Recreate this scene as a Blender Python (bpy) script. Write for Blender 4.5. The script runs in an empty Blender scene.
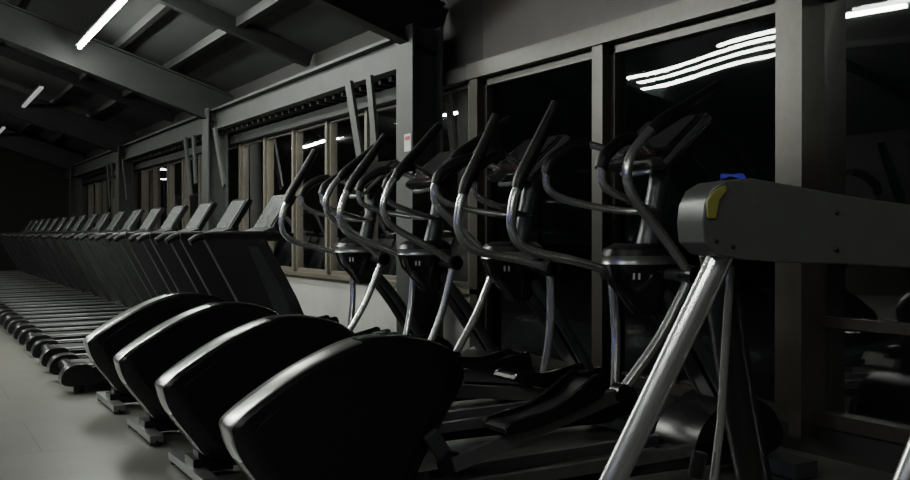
import bpy, math, random
from mathutils import Vector, Matrix
random.seed(4)
TH=math.radians(28.81)

# ---------------- materials ----------------
def mat(name,col,rough=.5,metal=0.,noise=0.,scale=20.,emit=None,estr=0.,bump=0.,spec=.5,coat=0.):
    m=bpy.data.materials.new(name); m.use_nodes=True
    nt=m.node_tree; b=nt.nodes['Principled BSDF']
    b.inputs['Roughness'].default_value=rough; b.inputs['Metallic'].default_value=metal
    b.inputs['Specular IOR Level'].default_value=spec
    b.inputs['Coat Weight'].default_value=coat
    tc=nt.nodes.new('ShaderNodeTexCoord')
    n=nt.nodes.new('ShaderNodeTexNoise'); n.inputs['Scale'].default_value=scale; n.inputs['Detail'].default_value=4
    nt.links.new(tc.outputs['Object'],n.inputs['Vector'])
    r=nt.nodes.new('ShaderNodeValToRGB')
    r.color_ramp.elements[0].position=.3; r.color_ramp.elements[1].position=.7
    lo=[max(0,c*(1-noise)) for c in col]; hi=[min(1,c*(1+noise)) for c in col]
    r.color_ramp.elements[0].color=(*lo,1); r.color_ramp.elements[1].color=(*hi,1)
    nt.links.new(n.outputs['Fac'],r.inputs['Fac']); nt.links.new(r.outputs['Color'],b.inputs['Base Color'])
    if bump:
        bp=nt.nodes.new('ShaderNodeBump'); bp.inputs['Strength'].default_value=bump; bp.inputs['Distance'].default_value=.01
        nt.links.new(n.outputs['Fac'],bp.inputs['Height']); nt.links.new(bp.outputs['Normal'],b.inputs['Normal'])
    if emit:
        b.inputs['Emission Color'].default_value=(*emit,1); b.inputs['Emission Strength'].default_value=estr
    return m
BLK=mat('black_plastic',(.010,.010,.0105),.30,noise=.15,scale=60)
PANEL=mat('charcoal_panel',(.024,.025,.025),.36,noise=.1,scale=30)
GLOSS=mat('black_gloss',(.008,.008,.008),.20,noise=.1,coat=.4)
SIL=mat('silver_paint',(.42,.43,.41),.28,.9,noise=.05,scale=40)
SILM=mat('silver_housing',(.105,.110,.102),.32,.45,noise=.08,scale=30)
RUB=mat('rubber',(.009,.009,.009),.45,noise=.2,scale=90,bump=.12)
GREY=mat('grey_paint',(.07,.074,.076),.36,.4,noise=.08)
LINK=mat('grey_metal',(.25,.255,.255),.32,.75,noise=.08)
CHR=mat('tube_metal',(.70,.71,.70),.25,.88,noise=.05)
SCR=mat('screen_glass',(.17,.18,.178),.2,0,noise=.25,scale=14,coat=.5)
SCRD=mat('screen_dark',(.035,.035,.036),.12,0,noise=.1,scale=14,coat=.8)
RED=mat('red_trim',(.35,.02,.02),.5)
REDL=mat('display_strip',(.03,.01,.01),.4)
YEL=mat('yellow_cap',(.17,.165,.03),.5)
WHT=mat('white_label',(.5,.5,.48),.5)
BELT=mat('belt',(.016,.016,.016),.55,noise=.2,scale=120,bump=.2)
STEEL=mat('structural_steel',(.052,.056,.052),.55,.1,noise=.15,scale=6)
STEELD=mat('steel_dark',(.013,.0145,.0135),.6,.1,noise=.2,scale=5)
CEIL=mat('ceiling_sheet',(.023,.0255,.024),.75,noise=.2,scale=2)
WALLD=mat('wall_dark',(.016,.015,.014),.8,noise=.15,scale=3)
WALLW=mat('wall_white',(.42,.42,.39),.7,noise=.06,scale=8)
BROWN=mat('brown_panel',(.020,.012,.009),.5,noise=.3,scale=4)
FRM=mat('frame_bronze',(.050,.045,.037),.38,.25,noise=.1)
FRT=mat('frame_tan',(.115,.102,.08),.5,.1,noise=.12)
ASPH=mat('asphalt',(.01,.01,.011),.9,noise=.3)
LAMP=mat('tube_lamp',(.9,.9,.9),.5,emit=(.96,1.,.92),estr=155)
FILLN=mat('fill_tube_near',(.9,.9,.9),.5,emit=(.96,1.,.91),estr=130)  # emission of the two added fill tubes near the camera
LAMPD=mat('tube_lamp_dim',(.5,.5,.5),.5,emit=(.93,1.,.97),estr=.3)
BLUE=mat('added_panel_glow',(.02,.02,.3),.5,emit=(.12,.10,1.),estr=3.5)  # glow of the added blue panel that the windows reflect
BLUEN=mat('added_strip_glow',(.02,.02,.3),.5,emit=(.10,.10,1.),estr=50)  # glow of the added blue strip, tints the metal tubes
STREET=mat('street_lamp_glow',(.9,.9,.8),.5,emit=(1,.97,.85),estr=12)

def floor_mat():
    m=bpy.data.materials.new('floor_tiles'); m.use_nodes=True; nt=m.node_tree; b=nt.nodes['Principled BSDF']
    tc=nt.nodes.new('ShaderNodeTexCoord'); br=nt.nodes.new('ShaderNodeTexBrick')
    br.inputs['Scale'].default_value=1; br.inputs['Brick Width'].default_value=1.2; br.inputs['Row Height'].default_value=.9
    br.inputs['Mortar Size'].default_value=.005; br.offset=.5
    br.inputs['Color1'].default_value=(.172,.170,.150,1); br.inputs['Color2'].default_value=(.158,.156,.138,1); br.inputs['Mortar'].default_value=(.09,.088,.078,1)
    n=nt.nodes.new('ShaderNodeTexNoise'); n.inputs['Scale'].default_value=2.2; n.inputs['Detail'].default_value=8
    mx=nt.nodes.new('ShaderNodeMixRGB'); mx.blend_type='MULTIPLY'; mx.inputs['Fac'].default_value=.5
    nt.links.new(tc.outputs['Object'],br.inputs['Vector']); nt.links.new(tc.outputs['Object'],n.inputs['Vector'])
    nt.links.new(br.outputs['Color'],mx.inputs['Color1']); nt.links.new(n.outputs['Fac'],mx.inputs['Color2'])
    nt.links.new(mx.outputs['Color'],b.inputs['Base Color']); b.inputs['Roughness'].default_value=.34
    return m
FLOOR=floor_mat()
def glass_mat():
    m=bpy.data.materials.new('window_glass'); m.use_nodes=True; nt=m.node_tree; nt.nodes.clear()
    o=nt.nodes.new('ShaderNodeOutputMaterial'); mx=nt.nodes.new('ShaderNodeMixShader'); f=nt.nodes.new('ShaderNodeFresnel')
    f.inputs['IOR'].default_value=1.5
    t=nt.nodes.new('ShaderNodeBsdfTransparent'); t.inputs['Color'].default_value=(.8,.83,.82,1)
    g=nt.nodes.new('ShaderNodeBsdfGlossy'); g.inputs['Roughness'].default_value=.015
    tc=nt.nodes.new('ShaderNodeTexCoord'); n=nt.nodes.new('ShaderNodeTexNoise'); n.inputs['Scale'].default_value=.8; n.inputs['Detail'].default_value=0
    bp=nt.nodes.new('ShaderNodeBump'); bp.inputs['Strength'].default_value=.5; bp.inputs['Distance'].default_value=.026
    nt.links.new(tc.outputs['Object'],n.inputs['Vector']); nt.links.new(n.outputs['Fac'],bp.inputs['Height']); nt.links.new(bp.outputs['Normal'],g.inputs['Normal'])
    nt.links.new(f.outputs[0],mx.inputs[0]); nt.links.new(t.outputs[0],mx.inputs[1]); nt.links.new(g.outputs[0],mx.inputs[2]); nt.links.new(mx.outputs[0],o.inputs[0])
    return m
GLASS=glass_mat()

# ---------------- mesh builder ----------------
class MB:
    def __init__(s): s.v=[]; s.f=[]; s.m=[]; s.mats=[]
    def mi(s,m):
        if m not in s.mats: s.mats.append(m)
        return s.mats.index(m)
    def add(s,vs,fs,m):
        o=len(s.v); s.v+= [tuple(v) for v in vs]
        k=s.mi(m) if not isinstance(m,list) else None
        for i,f in enumerate(fs):
            s.f.append([o+j for j in f]); s.m.append(k if k is not None else s.mi(m[i]))
    def box(s,c,d,m,R=None):
        vs=[]
        for x in(-.5,.5):
            for y in(-.5,.5):
                for z in(-.5,.5):
                    p=Vector((x*d[0],y*d[1],z*d[2]))
                    if R: p=R@p
                    vs.append(p+Vector(c))
        s.add(vs,[(0,1,3,2),(4,6,7,5),(0,4,5,1),(2,3,7,6),(0,2,6,4),(1,5,7,3)],m)
    def bb(s,x0,x1,y0,y1,z0,z1,m): s.box(((x0+x1)/2,(y0+y1)/2,(z0+z1)/2),(x1-x0,y1-y0,z1-z0),m)
    def beam(s,a,b,w,h,m):
        a=Vector(a);b=Vector(b);d=(b-a); L=d.length; d.normalize()
        up=Vector((0,0,1)) if abs(d.z)<.95 else Vector((0,1,0))
        side=up.cross(d).normalized(); u=d.cross(side)
        R=Matrix((d,side,u)).transposed()
        s.box((a+b)/2,(L,w,h),m,R)
    def prism(s,prof,y0,y1,m,segm=None,capm=None):
        n=len(prof)
        vs=[(p[0],y0,p[1]) for p in prof]+[(p[0],y1,p[1]) for p in prof]
        fs=[];ms=[]
        for i in range(n):
            j=(i+1)%n; fs.append((i,j,n+j,n+i)); ms.append(segm(prof[i],prof[j]) if segm else m)
        fs.append(tuple(range(n-1,-1,-1))); fs.append(tuple(range(n,2*n))); ms+=[capm or m]*2
        s.add(vs,fs,ms)
    def tube(s,pts,r,m,n=14,smooth=True,sub=6,rs=None):
        P=[Vector(p) for p in pts]
        R=rs or [r]*len(P)
        if smooth and len(P)>2:
            Q=[];RR=[]
            for i in range(len(P)-1):
                p0=P[i-1] if i>0 else P[0]*2-P[1]; p1=P[i];p2=P[i+1]; p3=P[i+2] if i+2<len(P) else P[-1]*2-P[-2]
                for k in range(sub):
                    t=k/sub
                    Q.append(.5*((2*p1)+(p2-p0)*t+(2*p0-5*p1+4*p2-p3)*t*t+(3*p1-p0-3*p2+p3)*t**3)); RR.append(R[i]*(1-t)+R[i+1]*t)
            Q.append(P[-1]);RR.append(R[-1]);P=Q;R=RR
        vs=[];d0=(P[1]-P[0]).normalized()
        ref=Vector((0,1,0)) if abs(d0.y)<.9 else Vector((1,0,0))
        u=(ref-d0*ref.dot(d0)).normalized()
        for i,p in enumerate(P):
            d=(P[min(i+1,len(P)-1)]-P[max(i-1,0)]).normalized()
            u=(u-d*u.dot(d)).normalized(); w=d.cross(u)
            for k in range(n):
                a=2*math.pi*k/n; vs.append(p+(u*math.cos(a)+w*math.sin(a))*R[i])
        fs=[]
        for i in range(len(P)-1):
            for k in range(n):
                k2=(k+1)%n; fs.append((i*n+k,i*n+k2,(i+1)*n+k2,(i+1)*n+k))
        fs.append(tuple(range(n-1,-1,-1))); fs.append(tuple((len(P)-1)*n+k for k in range(n)))
        s.add(vs,fs,m)
    def loft(s,rings,m,mlist=None):
        n=len(rings[0]); vs=[p for r in rings for p in r]; fs=[];ms=[]
        for i in range(len(rings)-1):
            for k in range(n):
                k2=(k+1)%n; fs.append((i*n+k,i*n+k2,(i+1)*n+k2,(i+1)*n+k)); ms.append(mlist[i] if mlist else m)
        fs.append(tuple(range(n-1,-1,-1))); fs.append(tuple((len(rings)-1)*n+k for k in range(n))); ms+=[m,m]
        s.add(vs,fs,ms)
    def mesh(s,name):
        me=bpy.data.meshes.new(name); me.from_pydata(s.v,[],s.f)
        for m in s.mats: me.materials.append(m)
        me.polygons.foreach_set('material_index',s.m)
        me.update()
        import bmesh
        b=bmesh.new(); b.from_mesh(me); bmesh.ops.recalc_face_normals(b,faces=b.faces); b.to_mesh(me); b.free()
        return me
    def obj(s,name,loc=(0,0,0),rz=0,bevel=0.,smooth=True,me=None,seg=2):
        me=me or s.mesh(name+'_mesh')
        if smooth:
            me.polygons.foreach_set('use_smooth',[True]*len(me.polygons)); me.set_sharp_from_angle(angle=math.radians(35))
        o=bpy.data.objects.new(name,me); o.location=loc; o.rotation_euler=(0,0,rz)
        bpy.context.scene.collection.objects.link(o)
        if bevel:
            b=o.modifiers.new('bevel','BEVEL'); b.width=bevel; b.segments=seg; b.limit_method='ANGLE'; b.angle_limit=math.radians(40); b.harden_normals=True
        return o
def spline(P,sub=5):
    P=[Vector((p[0],0,p[1])) for p in P]; n=len(P); Q=[]
    for i in range(n):
        p0,p1,p2,p3=P[i-1],P[i],P[(i+1)%n],P[(i+2)%n]
        for k in range(sub):
            t=k/sub; q=.5*((2*p1)+(p2-p0)*t+(2*p0-5*p1+4*p2-p3)*t*t+(3*p1-p0-3*p2+p3)*t**3); Q.append((q.x,q.z))
    return Q

# ---------------- elliptical ----------------
def elliptical(yc,phn,phf):
    b=MB()
    prof=spline([(.985,.39),(1.0,.45),(1.2,.583),(1.4,.675),(1.55,.712),(1.72,.70),(1.86,.645),(1.91,.545),(1.83,.40),(1.72,.22),(1.65,.10),(1.5,.06),(1.3,.06),(1.19,.08),(1.10,.19),(1.02,.30)],4)
    def seg(p,q):
        x=(p[0]+q[0])/2; z=(p[1]+q[1])/2
        return SIL if (x<1.48 and z>.30) else GLOSS
    cx=sum(p[0] for p in prof)/len(prof); cz=sum(p[1] for p in prof)/len(prof)
    n=len(prof); vs=[];fs=[];ms=[]
    ys=[-.105,-.092,-.075,.02,.075,.092,.105]; ks=[.935,.985,1,1,.985,.96,.92]
    for y,k in zip(ys,ks):
        for p in prof: vs.append((cx+(p[0]-cx)*k,y,cz+(p[1]-cz)*k))
    for i in range(6):
        for k in range(n):
            j=(k+1)%n; fs.append((i*n+k,i*n+j,(i+1)*n+j,(i+1)*n+k))
            ms.append(seg(prof[k],prof[j]) if 1<=i<=2 else BLK)
    fs.append(tuple(range(n))); fs.append(tuple(6*n+k for k in range(n))); ms+=[BLK,BLK]
    b.add(vs,fs,ms)
    for sgn in(-1,1):
        y0,y1=sorted((sgn*.103,sgn*.113))
        b.prism([(cx+(p[0]-cx)*.80,cz+(p[1]-cz)*.80) for p in prof],y0,y1,BLK)
    b.bb(1.15,3.55,-.05,.05,.04,.12,BLK)
    for y in(-.12,.12): b.beam((1.6,y,.11),(3.35,y,.15),.04,.05,LINK)
    b.bb(1.10,1.17,-.31,.31,.02,.055,LINK); b.bb(3.42,3.56,-.36,.36,.015,.085,GREY)
    for x in(1.135,3.49):
        for y in(-.28,.28): b.tube([(x,y,0),(x,y,.03)],.032,RUB,12)
    b.bb(1.12,1.3,-.08,.08,.03,.09,BLK)
    b.prism(spline([(3.05,.10),(3.1,.26),(3.3,.36),(3.5,.3),(3.58,.12),(3.3,.06)],4),-.14,.14,BLK)
    for y in(-.075,.075): b.tube([(3.42,y,.15),(3.12,y,.60),(2.90,y,.86)],.03,GREY)
    b.beam((3.42,0,.15),(2.92,0,.86),.09,.05,BLK)
    rings=[]
    for z,rx,ry,dx in [(.74,.06,.06,.04),(.80,.10,.09,.03),(.88,.155,.125,.01),(.965,.178,.14,0),(.972,.175,.137,0),(.995,.175,.137,0),(1.002,.178,.14,0),(1.03,.165,.135,0),(1.055,.12,.10,.01)]:
        rings.append([(2.84+dx+rx*math.cos(a*math.pi/14),ry*math.sin(a*math.pi/14),z) for a in range(28)])
    b.loft(rings,GLOSS,[GLOSS,GLOSS,GLOSS,SIL,SIL,SIL,BLK,BLK])
    for dy in(-.009,.009): b.box((2.735+dy*.8,-.115-dy,.915),(.003,.010,.028),WHT,Matrix.Rotation(math.radians(55),3,'Z'))
    b.tube([(2.88,0,1.0),(2.92,0,1.18),(2.97,0,1.40)],.035,GREY,rs=[.055,.045,.045])
    R=Matrix.Rotation(math.radians(-40),3,'Y')
    c0=Vector((2.94,0,1.50))
    def lc(x,y,z): return c0+R@Vector((x,y,z))
    b.box(lc(0,0,0),(.32,.40,.05),BLK,R)
    b.box(lc(.03,0,.028),(.22,.33,.012),SCRD,R)
    b.box(lc(-.12,0,.03),(.04,.30,.012),REDL,R)
    b.box(lc(.02,0,-.04),(.26,.22,.06),GREY,R)
    for s in(-1,1): b.tube([lc(-.16,s*.2,.0),lc(0,s*.215,.01),lc(.16,s*.2,0)],.014,LINK,10)
    b.tube([(2.83,-.1,1.37),(2.80,-.05,1.36),(2.80,.05,1.36),(2.83,.1,1.37)],.012,SIL,10)
    for s in(-1,1):
        b.tube([(2.92,s*.03,1.2),(2.82,s*.10,1.20),(2.62,s*.19,1.24),(2.50,s*.20,1.29),(2.48,s*.20,1.37)],.017,CHR)
        b.tube([(2.48,s*.20,1.36),(2.51,s*.195,1.42),(2.60,s*.18,1.48),(2.68,s*.165,1.50)],.027,RUB)
        b.tube([(2.68,s*.165,1.5),(2.75,s*.14,1.48),(2.9,s*.08,1.42)],.017,CHR)
    b.tube([(2.9,-.31,.92),(2.9,.31,.92)],.028,GREY)
    for s,ph in((-1,phn),(1,phf)):
        a=math.radians(ph+22)
        def rot(p): return (2.9+p[0]*math.cos(a)+p[1]*math.sin(a), s*p[2],.92-p[0]*math.sin(a)+p[1]*math.cos(a))
        b.tube([rot(p) for p in [(0,0,.27),(-.2,.05,.275),(-.40,.09,.28),(-.50,.13,.285),(-.545,.21,.285),(-.535,.32,.285),(-.51,.39,.285)]],.021,CHR)
        b.tube([rot(p) for p in [(-.515,.375,.285),(-.49,.44,.285),(-.40,.60,.28),(-.31,.77,.275)]],.025,RUB,rs=[.025,.031,.030,.025])
        b.tube([rot((0,0,.27)),rot((.01,-.3,.25)),rot((-.02,-.58,.22))],.022,CHR)
        b.tube([(2.9,s*.235,.92),(2.9,s*.31,.92)],.045,BLK,18)
        F=Vector(rot((-.02,-.58,.22))); zc=.47-(ph+23)/34*.24
        C=Vector((1.80,s*.19,zc)); 
        b.tube([F-Vector((0,.03,0)),F+Vector((0,.03,0))],.04,BLK,16)
        b.beam(C,F,.035,.055,LINK)
        b.tube([C-Vector((0,.02*s+.02,0)),C+Vector((0,.035,0))],.05,BLK,16)
        b.beam((1.72,s*.16,.35),(C.x,s*.16,C.z),.03,.06,GREY)
        d=(F-C).normalized(); pc=F-d*.38; ang=math.atan2(d.z,d.x)
        Rp=Matrix.Rotation(-ang,3,'Y')
        pl=spline([(-.22,.0),(-.21,.035),(-.1,.02),(.1,.02),(.2,.06),(.235,.05),(.22,-.01),(0,-.02)],3)
        n0=len(b.v)
        b.prism(pl,-.085,.085,RUB)
        for w in(-.08,.08):
            b.prism(spline([(-.21,.0),(-.2,.045),(0,.03),(.16,.07),(.235,.085),(.235,0),(0,-.02)],3),w-.01,w+.01,GLOSS)
        for i in range(n0,len(b.v)):
            q=Rp@Vector(b.v[i]); b.v[i]=tuple(q+pc+Vector((0,0,.055)))
    return b.obj('elliptical_trainer',(0,yc,0),bevel=.004)
for yc,a,c in [(3.48,11,-22),(4.53,-23,7),(5.56,-7,-14),(6.59,1,-20)]: elliptical(yc,a,c)

# ---------------- treadmill ----------------
def treadmill_mesh():
    b=MB()
    b.bb(1.05,2.6,-.25,.25,.10,.165,BELT)
    for s in(-1,1):
        y0,y1=sorted((s*.25,s*.38))
        b.prism([(1.0,.09),(1.02,.175),(2.5,.195),(2.55,.08)],y0,y1,BLK)
        y0,y1=sorted((s*.28,s*.35)); b.prism([(1.06,.17),(1.06,.19),(2.4,.207),(2.4,.19)],y0,y1,LINK)
        b.prism(spline([(.93,.07),(.94,.15),(1.0,.195),(1.12,.19),(1.14,.08),(1.03,.05)],3),*sorted((s*.24,s*.39)),m=BLK)
        b.tube([(1.05,s*.3,0),(1.05,s*.3,.09)],.035,RUB,12); b.tube([(2.85,s*.3,0),(2.85,s*.3,.12)],.04,RUB,12)
        b.prism([(2.40,.16),(2.80,.16),(2.60,.62),(2.36,1.06),(1.90,1.06),(2.20,.50)],*sorted((s*.33,s*.40)),m=PANEL)
        b.prism([(2.52,.30),(2.64,.30),(2.47,.70),(2.30,1.0),(2.22,1.0)],*sorted((s*.398,s*.41)),m=GREY)
        b.tube([(1.80,s*.37,1.03),(1.90,s*.37,1.075),(2.2,s*.37,1.085),(2.45,s*.36,1.09)],.028,RUB,12)
        b.bb(1.90,2.56,*sorted((s*.32,s*.40)),1.05,1.10,BLK)
    b.tube([(1.03,-.26,.13),(1.03,.26,.13)],.045,BLK,16)
    b.prism(spline([(2.36,.17),(2.45,.27),(2.65,.34),(2.9,.33),(3.02,.24),(3.04,.10),(2.7,.06),(2.4,.08)],4),-.33,.33,GLOSS)
    b.bb(2.36,2.60,-.34,.34,1.04,1.10,BLK)
    b.tube([(2.22,-.33,1.09),(2.2,0,1.09),(2.22,.33,1.09)],.022,RUB,12)
    R=Matrix.Rotation(math.radians(-58),3,'Y')
    b.box((2.56,0,1.25),(.34,.46,.05),BLK,R)
    b.box((2.535,0,1.265),(.29,.40,.015),SCR,R)
    b.box((2.44,0,1.12),(.10,.5,.03),GREY,Matrix.Rotation(math.radians(-20),3,'Y'))
    return b
tb=treadmill_mesh(); tme=tb.mesh('treadmill_mesh')
for i in range(17): tb.obj('treadmill',(0,7.62+1.12*i,0),bevel=.005,me=tme,seg=1)

# ---------------- foreground strength machine ----------------
b=MB()
prof=[(690,226),(692,208),(699,193),(712,185),(738,183),(780,190),(830,199),(910,210),(1060,226),(1160,234),(1160,285),(1060,281),(910,272),(830,267),(780,266),(735,263),(704,258),(692,246)]
pr=[((p[0]-700)*.00155,(233-p[1])*.00150-.005) for p in prof]
b.prism(pr,-.05,.06,SILM)
b.prism([(-.010,.01),(-.011,.036),(.0,.052),(.018,.060),(.022,.052),(.010,.038),(.005,.01)],-.054,-.048,YEL)
for x,z in((.005,-.022),(.03,-.03),(.19,.02),(.19,-.035)): b.tube([(x,-.053,z),(x,-.047,z)],.0035,BLK,10)
b.tube([(.035,0,-.04),(-.155,0,-.42),(-.50,0,-1.07)],.0195,CHR,18,smooth=False)
b.tube([(.06,.03,-.06),(.045,.03,-.3),(-.05,.03,-1.07)],.0065,CHR,10,smooth=False)
b.tube([(.012,.03,-.345),(.004,.03,-.385)],.012,BLK,12)
b.tube([(.05,.06,-.04),(.12,.08,-.40),(.30,.10,-1.07)],.028,BLK,16)
b.tube([(.46,-.03,-.05),(.30,-.03,-.42),(.06,-.03,-1.07)],.0205,CHR,18,smooth=False)
b.tube([(.70,.0,-.05),(.80,.0,-1.07)],.028,BLK,16)
b.beam((-.56,0,-1.08),(.86,0,-1.08),.07,.05,GREY)
b.beam((-.5,-.3,-1.085),(-.5,.3,-1.085),.07,.045,GREY); b.beam((.8,-.3,-1.085),(.8,.3,-1.085),.07,.045,GREY)
b.obj('strength_machine',(1.045,1.137,1.11),rz=-math.radians(21.7),bevel=.014,seg=4)

# ---------------- room ----------------
XW=4.0; Y0=-4; Y1=28; XL=-7
b=MB(); b.bb(XL-.1,XW+.1,Y0-.1,Y1+.1,-.1,0,FLOOR); b.obj('floor',smooth=False)
RO=.22
def roof(x): return (4.19-.336*x if x>-1 else 4.526+.3*(x+1))+RO
b=MB()
for xa,xb in((4.15,-1),(-1,XL-.1)):
    za,zb=roof(xa),roof(xb)
    vs=[(xa,Y0-.1,za),(xb,Y0-.1,zb),(xb,Y1+.1,zb),(xa,Y1+.1,za)]+[(xa,Y0-.1,za+.1),(xb,Y0-.1,zb+.1),(xb,Y1+.1,zb+.1),(xa,Y1+.1,za+.1)]
    b.add(vs,[(0,1,2,3),(4,5,6,7),(0,1,5,4),(1,2,6,5),(2,3,7,6),(3,0,4,7)],CEIL)
b.obj('ceiling',smooth=False)
COLY=[1.1,7.33,13.5,19.9,26.2]
for y in COLY:
    b=MB()
    for w,h,dz in((.16,.02,-.12),(.02,.42,-.34),(.16,.02,-.56)):
        b.beam((3.9,y,roof(3.9)+dz),(-1,y,roof(-1)+dz),w,h,STEELD); b.beam((-1,y,roof(-1)+dz),(XL,y,roof(XL)+dz),w,h,STEELD)
    b.obj('ceiling_beam',smooth=False)
for y in [4.2,10.4,16.7,23]:
    b=MB(); b.beam((3.9,y,roof(3.9)-.1),(-1,y,roof(-1)-.1),.1,.16,STEELD); b.beam((-1,y,roof(-1)-.1),(XL,y,roof(XL)-.1),.1,.16,STEELD); b.obj('ceiling_beam',smooth=False)
for x in [3.1,2.45,1.2,.1,-2,-4]:
    b=MB(); b.bb(x-.04,x+.04,Y0,Y1,roof(x)-.1,roof(x)-.0,STEELD); b.obj('ceiling_purlin',smooth=False)
for y in COLY:
    b=MB()
    b.bb(3.56,3.58,y-.15,y+.15,0,2.78,STEEL); b.bb(3.82,3.84,y-.15,y+.15,0,2.78,STEEL); b.bb(3.58,3.82,y-.012,y+.012,0,2.78,STEEL)
    b.bb(3.5,3.88,y-.2,y+.2,0,.03,STEEL)
    if y==7.33: b.bb(3.555,3.56,y-.13,y-.01,1.76,1.9,WHT); b.bb(3.552,3.556,y-.11,y-.03,1.85,1.88,RED)
    b.obj('steel_column',smooth=False)
b=MB()
b.bb(3.62,3.80,7.33,Y1,2.74,2.77,STEEL); b.bb(3.70,3.72,7.33,Y1,2.50,2.77,STEEL); b.bb(3.62,3.80,7.33,Y1,2.48,2.51,STEEL)
y=7.5
while y<Y1-.2: b.bb(3.73,3.95,y,y+.05,2.43,2.48,STEELD); y+=.22
b.obj('crane_beam',smooth=False)
for y in COLY[1:-1]:
    b=MB()
    b.beam((3.6,y+1.25,2.48),(3.6,y+.92,1.62),.03,.12,STEEL); b.beam((3.6,y+.78,2.48),(3.6,y+.64,1.80),.03,.10,STEEL)
    if y>8: b.beam((3.6,y-.35,2.48),(3.6,y-.8,1.7),.03,.10,STEEL)
    b.obj('brace_plate',smooth=False)
b=MB(); b.bb(XW-.05,XW+.1,6.7,Y1,0,.64,WALLW); b.bb(XW-.12,XW+.1,6.7,Y1,.62,.66,FRT); 
b.bb(XW-.03,XW+.1,6.76,Y1,2.40,3.1,WALLD); b.bb(XW-.03,XW+.1,Y0,6.76,2.42,3.1,BROWN)
b.bb(XW-.05,XW+.1,Y0,6.7,0,.15,WALLD); b.bb(XW-.03,XW+.1,Y0,.5,.15,2.42,WALLD); b.obj('wall_right',smooth=False)
def sidewall(name,x0,x1,y0,y1,z1,m):
    b=MB(); b.bb(x0,x1,y0,y1,0,z1,m); b.obj(name,smooth=False)
sidewall('wall_left',XL-.1,XL,Y0,Y1,roof(XL)+.05,WALLD)
for nm,y in(('wall_back',Y0-.1),('wall_far',Y1)):
    b=MB(); pts=[(XL-.1,0),(4.1,0),(4.1,roof(4.1)),(-1,roof(-1)),(XL-.1,roof(XL-.1))]
    b.prism(pts,y,y+.1,WALLD)
    b.obj(nm,smooth=False)
b=MB(); b.bb(.4,1.4,Y1-.05,Y1-.002,0,2.1,STEELD); b.bb(.3,.4,Y1-.06,Y1-.002,0,2.2,STEEL); b.bb(1.4,1.5,Y1-.06,Y1-.002,0,2.2,STEEL); b.bb(.3,1.5,Y1-.06,Y1-.002,2.1,2.2,STEEL); b.obj('door_1',smooth=False)
b=MB(); b.bb(3.86,4.08,Y0,6.84,2.30,2.42,FRM); b.obj('trim_1',smooth=False)
b=MB(); b.bb(3.86,4.08,6.84,Y1,2.30,2.41,STEELD); b.obj('trim_2',smooth=False)
def pane(b,y0,y1,z0,z1,x,tilt,tw=0):
    dx=tilt*(z1-z0); dy=tw*(y1-y0)
    b.add([(x,y0,z0),(x+dy,y1,z0),(x+dx+dy,y1,z1),(x+dx,y0,z1)],[(0,1,2,3)],GLASS)
ys=[.5,2.07,3.62,5.17,6.76]
for i in range(4):
    b=MB(); a,c=ys[i],ys[i+1]
    b.bb(3.88,4.06,a-.055,a+.055,.15,2.30,FRM)
    if i==3: b.bb(3.88,4.06,c-.06,c+.06,.15,2.30,FRM)
    if a>3 and a<4: b.bb(3.82,4.0,a-.17,a-.09,.1,2.30,FRM)
    for y in(a+.055,c-.105): b.bb(3.94,4.02,y,y+.05,.15,2.30,FRM)
    if i<2: b.bb(3.95,4.02,a,c,.64,.69,FRM)
    b.bb(3.93,4.03,a,c,.15,.22,FRM); b.bb(3.94,4.02,a,c,2.24,2.30,FRM)
    for k,x in enumerate((3.975,4.005)):
        t=[.0015,-.0055][k]
        if i<2: pane(b,a+.1,c-.1,.69,2.25,x,t,[0,.003][k]); pane(b,a+.1,c-.1,.22,.64,x,0)
        else: pane(b,a+.1,c-.1,.22,2.25,x,t,[0,.003][k])
    b.obj('window_%d'%(i+1),smooth=False)
wi=5
segs=[(6.9,7.9)]+[(7.9+1.05*k,8.95+1.05*k) for k in range(19)]
for g in range(0,len(segs),6):
    b=MB()
    for a,c in segs[g:g+6]:
        b.bb(3.93,4.04,a-.03,a+.03,.66,2.31,FRT)
        for y in(a+.03,c-.065): b.bb(3.96,4.02,y,y+.035,.66,2.31,FRT)
        b.bb(3.96,4.02,a,c,.66,.70,FRT); b.bb(3.96,4.02,a,c,2.27,2.31,FRT)
        pane(b,a+.065,c-.065,.70,2.27,3.99,0)
    b.obj('window_%d'%wi,smooth=False); wi+=1
b=MB(); b.bb(4.1,60,-20,90,-.2,-.1,ASPH); b.obj('ground_outside',smooth=False)
for x,y,h in [(9,38,3.4),(11,52,3.8),(7,27,2.6),(14,60,4.2),(10,18,2.4),(16,24,3.0),(8,45,3.0),(7.5,33,3.2)]:
    b=MB(); b.tube([(x,y,-.1),(x,y,h)],.05,STEELD,10); b.tube([(x,y,h),(x-.5,y,h+.1)],.035,STEELD,10); b.box((x-.6,y,h+.08),(.35,.16,.06),STREET); b.obj('street_lamp')

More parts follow.
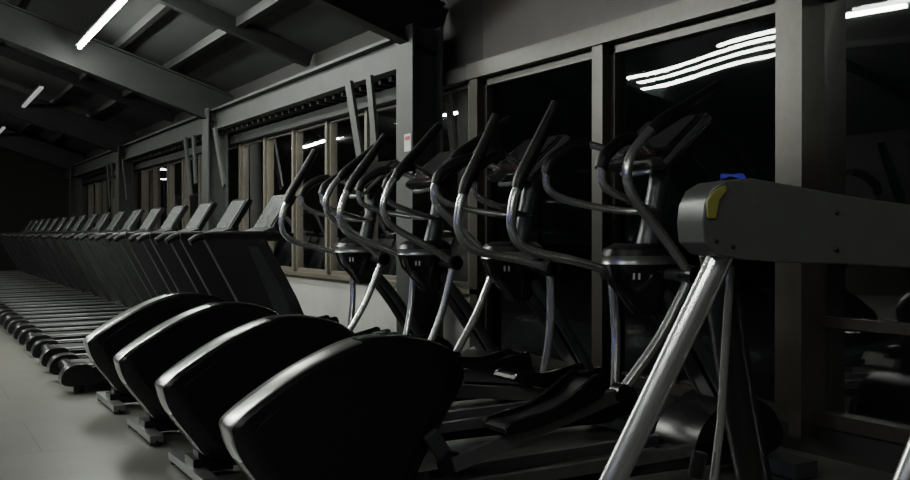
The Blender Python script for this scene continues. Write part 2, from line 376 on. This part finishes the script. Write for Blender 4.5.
# ---------------- lamps ----------------
def lamp(x,ya,yb,z,m,w=.018,hw=.03):
    b=MB()
    b.bb(x-hw,x+hw,ya,yb,z+.02,z+.05,STEELD)
    b.bb(x-w,x+w,ya+.01,yb-.01,z-.012,z+.02,m)
    for y in(ya+.3,yb-.3): b.tube([(x,y,z+.05),(x,y,roof(x))],.003,STEELD,6)
    b.obj('ceiling_light',smooth=False)
lamp(1.91,9.3,13.2,3.41,LAMP,.02,.045)
lamp(1.91,17.1,20.0,3.41,LAMPD,.03)
lamp(1.91,24,27,3.41,LAMPD,.03)
lamp(-.6,7.6,11.2,3.25,LAMP,.02); lamp(-.1,6.1,8.4,3.20,LAMP,.018); lamp(-3.5,10.8,13.6,3.7,LAMP,.02)
lamp(-1.35,8.3,11.4,3.22,LAMP,.02); lamp(-.95,8.0,11.0,3.24,LAMP,.014)
lamp(-.6,15,18,3.25,LAMP); lamp(-.6,21,24,3.25,LAMP)
lamp(-2.2,-.5,2.5,3.3,FILLN)  # added fill tube, out of view, brightens the near machines from the left
lamp(-.6,-3.4,-1.4,3.25,FILLN)  # added fill tube behind the camera, lifts the faces turned towards it
b=MB(); b.bb(XL+.04,XL+.05,14.4,15.3,2.0,2.4,BLUE); b.bb(XL,XL+.04,14.35,15.35,1.95,2.45,BLK); b.obj('added_blue_panel',smooth=False)  # added unseen blue panel, placed so its reflection shows in the glass
b=MB(); b.bb(XL,XL+.05,1.5,2.9,1.9,2.0,BLUEN); b.obj('added_blue_strip',smooth=False)  # added unseen blue emitter, gives blue glints on the foreground leg

w=bpy.data.worlds.new('night'); bpy.context.scene.world=w; w.use_nodes=True
w.node_tree.nodes['Background'].inputs[0].default_value=(.02,.022,.026,1); w.node_tree.nodes['Background'].inputs[1].default_value=.10
cd=bpy.data.cameras.new('camera'); cam=bpy.data.objects.new('camera',cd); bpy.context.scene.collection.objects.link(cam)
cam.location=(0,0,1.1); cam.rotation_euler=(math.radians(89.6),0,-TH); cd.lens=36*1000/910; cd.sensor_width=36
cd.clip_start=.05; bpy.context.scene.camera=cam
